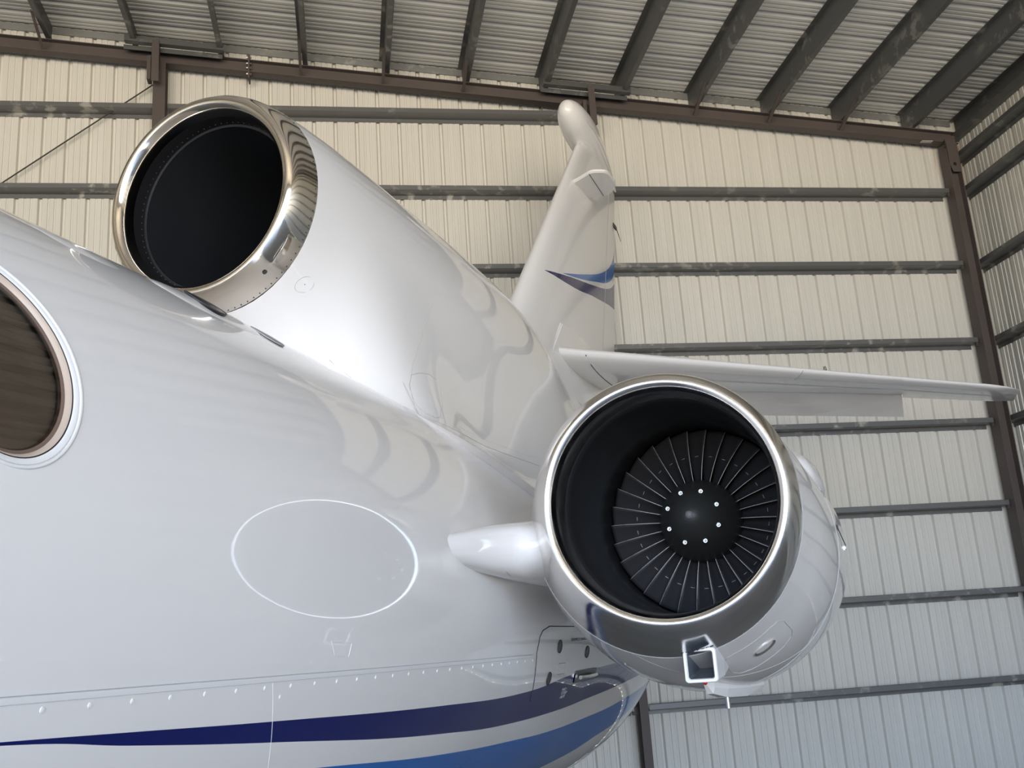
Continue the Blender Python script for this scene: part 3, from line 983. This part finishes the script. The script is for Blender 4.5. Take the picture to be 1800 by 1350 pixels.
# swept tailplane; inboard of the elevator end the section stops at the hinge
TPs = []
for side, lab in ((1, 'port tailplane, seen from below'), (-1, 'starboard tailplane')):
    inb = [t for t in ts if t <= .408]
    outb = [t for t in ts if t >= .408]
    me1 = grid_mesh('a', [tp_row(t, side, 0, 0.70) for t in inb], closed=True, cap0=True, cap1=True)
    me2 = grid_mesh('b', [tp_row(t, side) for t in outb], closed=True, cap0=True, cap1=True)
    bm = bmesh.new()
    bm.from_mesh(me1); bm.from_mesh(me2)
    tp = link('tailplane', bm, PAINT, plane)
    tag(tp, lab)
    rows = []
    for t in [-2.3, -1.8, -1.2, -.6, 0, .395]:
        le, h = lin(TP_LE, t)
        te = lin(TP_TE, t)[0]
        c = te - le
        xs, zs = le + 0.70 * c, ZC + h + 0.02
        xe_, ze = te + 0.13, ZC + h - 0.165
        y0 = -(t + 2.8) * side
        hh = 0.022 * c
        rows.append([Vector((xs + 0.004, y0, zs + hh)), Vector(((xs + xe_) / 2, y0, (zs + ze) / 2 + hh * .6)), Vector((xe_, y0, ze + .004)), Vector((xe_, y0, ze - .004)), Vector(((xs + xe_) / 2, y0, (zs + ze) / 2 - hh * .6)), Vector((xs + 0.004, y0, zs - hh * 1.2))])
    el = link('elevator', grid_mesh('elevator', rows, closed=True, cap0=True, cap1=True), SMOOTH_PAINT, tp, False)
    tag(el, 'drooped elevator')
    TPs.append(tp)
    t1 = -.608
    yb = lambda t: -(t + 2.8) * side
    def low(t, fx, off=0.002):
        le, h = lin(TP_LE, t); te = lin(TP_TE, t)[0]; c = te - le
        y = 5 * (0.2969 * math.sqrt(fx) - 0.1260 * fx - 0.3516 * fx**2 + 0.2843 * fx**3 - 0.1036 * fx**4)
        return Vector((le + c * fx, yb(t), ZC + h + 0.02 - c * y * 0.101 - off))
    link('leading_edge_joint', tube_bm(bmesh.new(), [low(-.5 - .1 * k / 6, 0.002 + 0.16 * k / 6, 0.0) for k in range(7)], 0.004), SEAM, tp)
    link('root_joint', tube_bm(bmesh.new(), [low(-2.38 - .03 * k / 6, 0.01 + 0.6 * k / 6, 0.0) for k in range(7)], 0.005), SEAM_DARK, tp)
    if side == 1:
        bm = bmesh.new()
        le, h = lin(TP_LE, -.3)
        rod_bm(bm, (le + .03, yb(-.3), ZC + h + .03), (le + .03, yb(-.3), ZC + h + 0.075), 0.02, 10, 0.012)
        link('leading_edge_stud', bm, BOLT_STEEL, tp)
# seal plates and sloping root fairing on the fin sides
for side in (1, -1):
    prism = [(8.59, 2.67), (9.03, 3.05), (9.87, 3.09), (10.9, 2.9), (10.9, 2.3), (9.30, 2.32)]
    bm = bmesh.new()
    ya, ybb = -0.205 * side, -0.10 * side
    A = [bm.verts.new((s + (0.03 if k in (0,) else 0), ya, ZC + h)) for k, (s, h) in enumerate(prism)]
    B = [bm.verts.new((s - 0.03, ybb, ZC + h + (0.03 if h > 2.7 else -0.03 if h < 2.6 else 0))) for s, h in prism]
    n = len(prism)
    for i in range(n): bm.faces.new((A[i], A[(i+1) % n], B[(i+1) % n], B[i]))
    bm.faces.new(A); bm.faces.new(B[::-1])
    bmesh.ops.recalc_face_normals(bm, faces=bm.faces)
    bmesh.ops.bevel(bm, geom=[e for e in bm.edges], offset=0.012, segments=2, affect='EDGES')
    link('seal_plate', bm, SMOOTH_PAINT, fin, False)

# ------------------------------------------------------------------ side engine (port), pylon
NS, NY, NZ = 3.456, -2.1, ZC + 0.48
def engine(side, full):
    """side = 1 for the engine in view, -1 for its mirror on the far side"""
    C = (NS, NY * side, NZ)
    def D(dy): return dy * side
    lipP = [(0.14, .382, 0, 0), (0.08, .3835, 0, 0), (0.045, .387, 0, 0), (0.02, .394, 0, 0), (0.006, .403, 0, 0), (0.0, .415, 0, 0), (0.005, .428, .002, 0), (0.018, .441, .005, -.001), (0.038, .453, .009, -.003), (0.07, .466, .014, -.006), (0.12, .479, .024, -.013), (0.19, .490, .040, -.022), (0.25, .499, .052, -.030)]
    nac_tab = [(0.25, .499, .052, -.030), (0.4, .528, .062, -.045), (0.6, .552, .062, -.075), (1.0, .572, .052, -.112), (1.5, .572, .048, -.11), (2.1, .54, .03, -.06), (2.7, .45, .0, -.03), (3.0, .40, 0, -.02)]
    rows = []
    for k in range(45):
        x = 0.25 + 2.75 * (k / 44)
        r, dy, dz = herm(nac_tab, x)
        rows.append((x, r, D(dy), dz))
    nac = revolve('engine_nacelle', rows, C, PAINT, plane)
    tag(nac, 'port side engine' if side == 1 else 'starboard side engine')
    lip = revolve('inlet_lip', [(x, r, D(dy), dz) for x, r, dy, dz in lipP], C, CHROME, nac)
    tag(lip, 'polished inlet lip')
    revolve('inlet_duct', [(0.14, .382, 0, 0), (0.145, .379, 0, 0), (0.20, .380, 0, 0), (0.205, .383, 0, 0), (0.45, .388, 0, 0), (0.60, .390, 0, 0), (0.605, .386, 0, 0), (0.70, .386, 0, 0), (0.705, .392, 0, 0), (1.1, .392, 0, 0), (1.11, .01, 0, 0)], C, DUCT, nac)
    revolve('exhaust_nozzle', [(2.98, .40, 0, -.02), (3.25, .33, 0, 0), (3.24, .32, 0, 0), (2.9, .36, 0, 0), (2.88, .01, 0, 0)], C, BOLT_STEEL, nac, 64)
    # spinner
    X0 = 0.78
    revolve('spinner', [(X0 - .255, .001, 0, 0), (X0 - .250, .02, 0, 0), (X0 - .235, .045, 0, 0), (X0 - .19, .085, 0, 0), (X0 - .155, .108, 0, 0), (X0 - .10, .136, 0, 0), (X0 - .04, .160, 0, 0), (X0, .168, 0, 0), (X0 + .2, .172, 0, 0)], C, SPIN, nac, 64)
    revolve('spinner_tip', [(X0 - .262, .0005, 0, 0), (X0 - .260, .008, 0, 0), (X0 - .253, .015, 0, 0), (X0 - .246, .0175, 0, 0), (X0 - .244, .016, 0, 0)], C, SPIN_TIP, nac, 24)
    bm0 = bmesh.new()
    rod_bm(bm0, (-0.006, 0, 0), (0.012, 0, 0), 0.0085, 10, 0.0095)
    rod_bm(bm0, (-0.012, 0, 0), (-0.005, 0, 0), 0.0028, 8, 0.005)
    bolt0 = None
    for k in range(8):
        a = 2 * pi * (k + 0.5) / 8 + 0.02
        if bolt0 is None:
            bolt = bolt0 = link('spinner_bolt', bm0, BOLT_DIM, nac, True)
        else:
            bolt = bolt0.copy(); COL.objects.link(bolt)
        bolt.location = (C[0] + X0 - 0.163, C[1] + 0.106 * cos(a), C[2] + 0.106 * sin(a))
    # fan blades
    NB = 30
    rows = []
    nr, nc = 16, 8
    front, back = [], []
    for i in range(nr + 1):
        u = i / nr
        r = 0.160 + (0.386 - 0.160) * u
        stag = math.radians(28 + 34 * u)            # angle from the engine axis
        ch = 0.085 + 0.045 * u
        sweep = 0.012 * sin(pi * u) - 0.03 * u * u
        f, b = [], []
        for j in range(nc + 1):
            v = j / nc
            camber = 0.012 * sin(pi * v) * (1 - 0.6 * u)
            ax = ch * (v - 0.30) * cos(stag) + camber * sin(stag) + 0.02 - sweep
            tg = ch * (v - 0.30) * sin(stag) - camber * cos(stag)
            ang = tg / r
            th = 0.0022 * (1 - (2 * v - 1) ** 2) + 0.0005
            for lst, sg in ((f, 1), (b, -1)):
                an = ang + sg * th * cos(stag) / r
                lst.append(Vector((ax - sg * th * sin(stag), r * sin(an), r * cos(an))))
        front.append(f); back.append(b)
    bm = bmesh.new()
    Vf = [[bm.verts.new(p) for p in r_] for r_ in front]
    Vb = [[bm.verts.new(p) for p in r_] for r_ in back]
    for i in range(nr):
        for j in range(nc):
            bm.faces.new((Vf[i][j], Vf[i][j+1], Vf[i+1][j+1], Vf[i+1][j]))
            bm.faces.new((Vb[i][j+1], Vb[i][j], Vb[i+1][j], Vb[i+1][j+1]))
        e = bm.faces.new((Vf[i][0], Vf[i+1][0], Vb[i+1][0], Vb[i][0])); e.material_index = 1
        bm.faces.new((Vf[i+1][nc], Vf[i][nc], Vb[i][nc], Vb[i+1][nc]))
    for j in range(nc):
        bm.faces.new((Vf[nr][j], Vf[nr][j+1], Vb[nr][j+1], Vb[nr][j]))
    # bright leading edge bead
    nfe = len(bm.faces)
    le_pts = [(front[i][0] + back[i][0]) / 2 + Vector((-0.0006, 0, 0)) for i in range(nr + 1)]
    tube_bm(bm, le_pts, 0.0015, 5)
    bm.faces.ensure_lookup_table()
    for q in range(nfe, len(bm.faces)): bm.faces[q].material_index = 1
    # mid-span shroud stub
    nfe = len(bm.faces)
    i = 8
    rr = front[i][2].length
    pth = []
    for q in range(6):
        an = 0.003 + (2 * pi / NB) * 0.42 * q / 5
        rq = 0.160 + (0.386 - 0.160) * i / nr
        pth.append(Vector((front[i][2].x + 0.008 + 0.012 * q / 5, rq * sin(an + front[i][2].y / rq), rq * cos(an + front[i][2].y / rq))))
    tube_bm(bm, pth, 0.0016, 5)
    bm.faces.ensure_lookup_table()
    for q in range(nfe, len(bm.faces)): bm.faces[q].material_index = 1
    me = bpy.data.meshes.new('fan_blade')
    bm.to_mesh(me); bm.free()
    me.materials.append(BLADE); me.materials.append(EDGE)
    for p_ in me.polygons: p_.use_smooth = True
    for k in range(NB):
        o = bpy.data.objects.new('fan_blade', me)
        COL.objects.link(o); o.parent = nac
        o.location = (C[0] + X0, C[1], C[2])
        o.rotation_euler = (2 * pi * (k + 0.35) / NB, 0, 0)
    def npt(x, ang, off=0.0):
        """nacelle skin; ang in degrees from outboard, positive up"""
        r, dy, dz = herm(nac_tab, x) if x > 0.25 else herm([(a, b, c, d) for a, b, c, d in lipP[5:]], x)
        a = math.radians(ang)
        return Vector((C[0] + x, C[1] + D(dy) - side * (r + off) * cos(a), C[2] + dz + (r + off) * sin(a)))
    if full:
        # square ram-air scoop under the chin
        bm = bmesh.new()
        def ring(x, cy, cz, wy, hz, rc):
            pts = []
            for (sy, sz, a0) in ((1, 1, 0), (-1, 1, 90), (-1, -1, 180), (1, -1, 270)):
                for q in range(5):
                    a = math.radians(a0 + 90 * q / 4)
                    pts.append((x, cy + sy * (wy - rc) + rc * cos(a), cz + sz * (hz - rc) + rc * sin(a)))
            return [bm.verts.new(p) for p in pts]
        cy, cz = -2.138, ZC - 0.079
        R = [ring(4.45, cy, cz + .075, .02, .02, .006), ring(4.10, cy, cz + .035, .045, .045, .012), ring(3.82, cy, cz + .008, .057, .057, .012), ring(3.665, cy, cz, .058, .059, .013),
             ring(3.658, cy, cz, .0555, .0565, .012), ring(3.658, cy, cz, .047, .048, .009), ring(3.665, cy, cz, .044, .045, .008)]
        n = len(R[0])
        for A, B in zip(R, R[1:]):
            for q in range(n): bm.faces.new((A[q], A[(q+1) % n], B[(q+1) % n], B[q]))
        sc = link('air_scoop', bm, RIM_WHITE, nac, False)
        tag(sc, 'white square scoop with a dark mouth')
        bm = bmesh.new()
        R = [ring(3.665, cy, cz, .044, .045, .008), ring(3.80, cy, cz + .01, .042, .042, .008), ring(4.05, cy, cz + .05, .04, .035, .008)]
        for A, B in zip(R, R[1:]):
            for q in range(n): bm.faces.new((B[q], B[(q+1) % n], A[(q+1) % n], A[q]))
        bm.faces.new(R[-1])
        link('scoop_duct', bm, simple('scoop_inside', (0.13, 0.15, 0.18), 0.35), sc, False)
        # access panel with recessed oval lamp
        pn = [npt(x, a, 0.0005) for x, a in ((.42, -60), (.44, -63), (.50, -66), (.74, -66), (.80, -63), (.83, -52), (.82, -34), (.78, -30), (.54, -30), (.46, -33), (.43, -38), (.42, -60))]
        fine = []
        P_ = [(.38, -68), (.39, -72), (.44, -74), (.58, -74), (.63, -72), (.65, -67), (.65, -52), (.63, -47), (.58, -45), (.44, -45), (.39, -47), (.38, -51)]
        for a_, b_ in zip(P_, P_[1:] + P_[:1]):
            for q in range(8): fine.append(npt(a_[0] + (b_[0] - a_[0]) * q / 8, a_[1] + (b_[1] - a_[1]) * q / 8, 0.0))
        link('access_panel', tube_bm(bmesh.new(), fine, 0.0014, 6, True), SEAM, nac)
        n = 28
        rws = []
        for fr, off in ((1.0, 0.002), (0.9, 0.001), (0.75, -0.012), (0.4, -0.02), (0.02, -0.02)):
            rws.append([npt(.50 + .032 * fr * cos(2*pi*q/n), -57.5 + 5.0 * fr * sin(2*pi*q/n), off + 0.004) for q in range(n)])
        lm = link('inspection_lamp', grid_mesh('l', rws, closed=True), polished('lamp_reflector', (0.8, 0.78, 0.75), 0.05, 0.01), nac)
        tag(lm, 'small oval lamp with a bright reflector')
        # cowl joint lines
        link('cowl_joint', tube_bm(bmesh.new(), [npt(.98, a, 0.0) for a in range(-150, 61, 3)], 0.0018), SEAM, nac)
        link('cowl_joint', tube_bm(bmesh.new(), [npt(.26 + .70 * (a + 108) / 60 if a < -48 else .96, a, 0.0) for a in range(-108, -40, 3)], 0.0014), SEAM, nac)
        link('lip_joint', tube_bm(bmesh.new(), [npt(.2505, a, 0.0005) for a in range(0, 360, 3)], 0.0012, 6, True), SEAM, nac)
        # keel fairing and drain mast
        bm = bmesh.new()
        rws = []
        for x, wd, dp in ((4.05, .004, .0), (4.10, .020, .045), (4.22, .030, .062), (4.45, .036, .066), (4.62, .040, .055), (4.64, .030, .04)):
            y0, z0 = -2.075 - (x - 4.05) * 0.20, ZC - 0.150 - (x - 4.05) * 0.03
            rws.append([(x, y0 + wd, z0 + .06), (x, y0 + wd, z0 - dp * .5), (x, y0 + wd * .6, z0 - dp), (x, y0 - wd * .6, z0 - dp), (x, y0 - wd, z0 - dp * .5), (x, y0 - wd, z0 + .06)])
        kf = link('keel_fairing', grid_mesh('k', rws, closed=True, cap0=True, cap1=True), PAINT, nac, False)
        tag(kf, 'small white fairing under the engine')
        bm = bmesh.new()
        rod_bm(bm, (4.26, -2.12, ZC - .16), (4.27, -2.12, ZC - .262), 0.010, 10)
        box_bm(bm, (4.27, -2.125, ZC - .255), (4.31, -2.112, ZC - .20))
        link('drain_mast', bm, BOLT_STEEL, kf, False)
        bm = bmesh.new()
        bmesh.ops.create_uvsphere(bm, u_segments=14, v_segments=8, radius=0.008, matrix=Matrix.Translation((4.02, -2.085, ZC - .152)))
        link('red_reflection', bm, RED, nac)  # small red bead standing in for a red reflection on the underside
        # over-centre latch and bonding strap on the outboard side
        bm = bmesh.new()
        rod_bm(bm, npt(1.0, 6, 0.004), npt(1.30, 0, 0.010), 0.002, 6)
        link('cowl_strap', bm, SEAM_DARK, nac)
        bm = bmesh.new()
        q = npt(1.34, -1, 0.0)
        bmesh.ops.create_cube(bm, size=1, matrix=Matrix.Translation(q) @ Matrix.Diagonal((.06, .02, .02, 1)))
        bmesh.ops.bevel(bm, geom=bm.edges[:], offset=0.005, segments=2, affect='EDGES')
        link('cowl_latch', bm, SMOOTH_PAINT, nac)
        rws = []
        for q in range(13):
            u = q / 12
            k2 = math.sqrt(max(0, 1 - (2*u - 1)**2))
            rws.append([npt(.80 + .75 * u, 33 + 13 * k2 * v, 0.045 * k2 * (1 - v * v) - 0.004) for v in [-1 + .2 * z for z in range(11)]])
        link('cowl_blister', grid_mesh('cb', rws), PAINT, nac)
        # small writing on the lip
        cu = bpy.data.curves.new('t', 'FONT'); cu.body = 'NO STEP'; cu.size = 0.03; cu.extrude = 0.0003
        tmp = bpy.data.objects.new('tmp', cu); COL.objects.link(tmp)
        me2 = bpy.data.meshes.new_from_object(tmp.evaluated_get(bpy.context.evaluated_depsgraph_get()))
        bpy.data.objects.remove(tmp)
        for v_ in me2.vertices:
            v_.co = npt(.215 - v_.co.y, -88 + math.degrees(v_.co.x / .49), 0.0008 + v_.co.z)
        me2.materials.clear()
        link('lip_placard', me2, LETTER_DARK, lip, False)
    # pylon
    rws = []
    for yy, le, te, th, zc in ((0.95, 3.45, 7.9, .06, .425), (1.10, 3.60, 7.9, .15, .43), (1.17, 3.76, 7.9, .21, .435), (1.23, 3.97, 7.8, .28, .445), (1.29, 4.17, 7.7, .32, .45), (1.33, 4.23, 7.7, .33, .455), (1.42, 4.26, 7.6, .33, .46)):
        c = te - le
        rws.append([Vector((le + c * x * (x ** 0.25 if x > 0 else 0), -yy * side, ZC + zc + th * y)) for x, y in AF] +
                   [Vector((le + c * x * (x ** 0.25 if x > 0 else 0), -yy * side, ZC + zc - th * y)) for x, y in AF[-2:0:-1]])
    py = link('engine_pylon', grid_mesh('p', rws, closed=True, cap0=True, cap1=True), PAINT, plane)
    tag(py, 'stub pylon between fuselage and side engine')
    # the engine hangs closer to the tail than its first layout: one uniform enlargement
    P = Vector((0, -2.8 * side, ZC))
    nac.matrix_local = Matrix.Translation(P) @ Matrix.Scale(ESC, 4) @ Matrix.Translation(-P)
    return nac
ESC = 1.20
engine(1, True)
engine(-1, False)

# small details on the dorsal cowl
def cowl_pt(s, h, off=0.0):
    """port cowl skin at height h (relative to the eye)"""
    row = [p for p in cowl_row(s) if p.y <= 0]
    row.sort(key=lambda p: p.z)
    z = ZC + h
    for a, b in zip(row, row[1:]):
        if a.z <= z <= b.z:
            u = (z - a.z) / max(b.z - a.z, 1e-6)
            q = a.lerp(b, u)
            n = Vector((0, -(b.z - a.z), (b.y - a.y))).normalized()
            if n.y > 0: n = -n
            return q + n * off
    return row[-1].copy()
def cowl_line(name, pts, r, mat, n=10, closed=False, parent=None):
    res = []
    P = pts + pts[:1] if closed else pts
    for a, b in zip(P, P[1:]):
        for q in range(n):
            res.append(cowl_pt(a[0] + (b[0] - a[0]) * q / n, a[1] + (b[1] - a[1]) * q / n))
    if not closed: res.append(cowl_pt(*pts[-1]))
    return link(name, tube_bm(bmesh.new(), res, r, 6, closed), mat, parent or cowl)
ring = []
for k in range(32):
    a = 2 * pi * k / 32
    ring.append((3.976 + 0.040 * cos(a), 1.756 + 0.034 * sin(a)))
disc = cowl_line('access_disc', ring, 0.0014, SEAM, 1, True)
p0 = cowl_pt(3.976, 1.756)
pn = (cowl_pt(3.976, 1.756, 0.01) - p0).normalized()
link('disc_screw', rod_bm(bmesh.new(), p0 - pn * 0.001, p0 + pn * 0.0015, 0.004, 10), SEAM_DARK, disc)
cowl_line('cowl_panel', [(4.545, 1.24), (4.55, 1.35), (4.60, 1.42), (4.69, 1.45), (4.80, 1.47), (4.90, 1.46), (4.925, 1.42), (4.85, 1.30), (4.72, 1.205), (4.66, 1.19), (4.58, 1.20)], 0.0013, SEAM, 8, True)
cowl_line('cowl_seam', [(4.50, 1.14), (4.53, 1.23), (4.56, 1.36), (4.64, 1.49), (4.80, 1.67), (5.02, 1.95)], 0.0012, SEAM)
cowl_line('cowl_base_seam', [(4.20, 1.44), (4.35, 1.28), (4.55, 1.165), (4.85, 1.150), (5.34, 1.150), (5.8, 1.17), (6.4, 1.20)], 0.0016, SEAM)
its = []
for k in range(40):
    s = 4.60 + k * 0.045
    h = 1.20 if s < 5.4 else 1.20 + 0.05 * (s - 5.4)
    a, b = cowl_pt(s, h), cowl_pt(s, h, 0.01)
    its.append((a, (b - a).normalized()))
scatter('cowl_fastener', its, rod_bm(bmesh.new(), (0, 0, -0.001), (0, 0, 0.001), 0.0035, 8), SEAM, cowl)
# pylon joint line, a rounded fin-root fastener pair
pj = []
for side in (1,):
    le, zc_, th = 4.05, .446, .30
    for q in range(-12, 13):
        x = abs(q) / 12 * 0.10
        yq = 5 * (0.2969 * math.sqrt(x) - 0.1260 * x - 0.3516 * x * x)
        xx = x * (x ** 0.25 if x > 0 else 0)
        pj.append((4.07 + 3.7 * xx, -1.252, ZC + zc_ + math.copysign(0.30 * yq, q) * 1.01))
py_main = [o for o in bpy.data.objects if o.name.startswith('engine_pylon') and min((v.co.y for v in o.data.vertices)) < -1][0]
link('pylon_joint', tube_bm(bmesh.new(), pj, 0.002), SEAM, py_main)
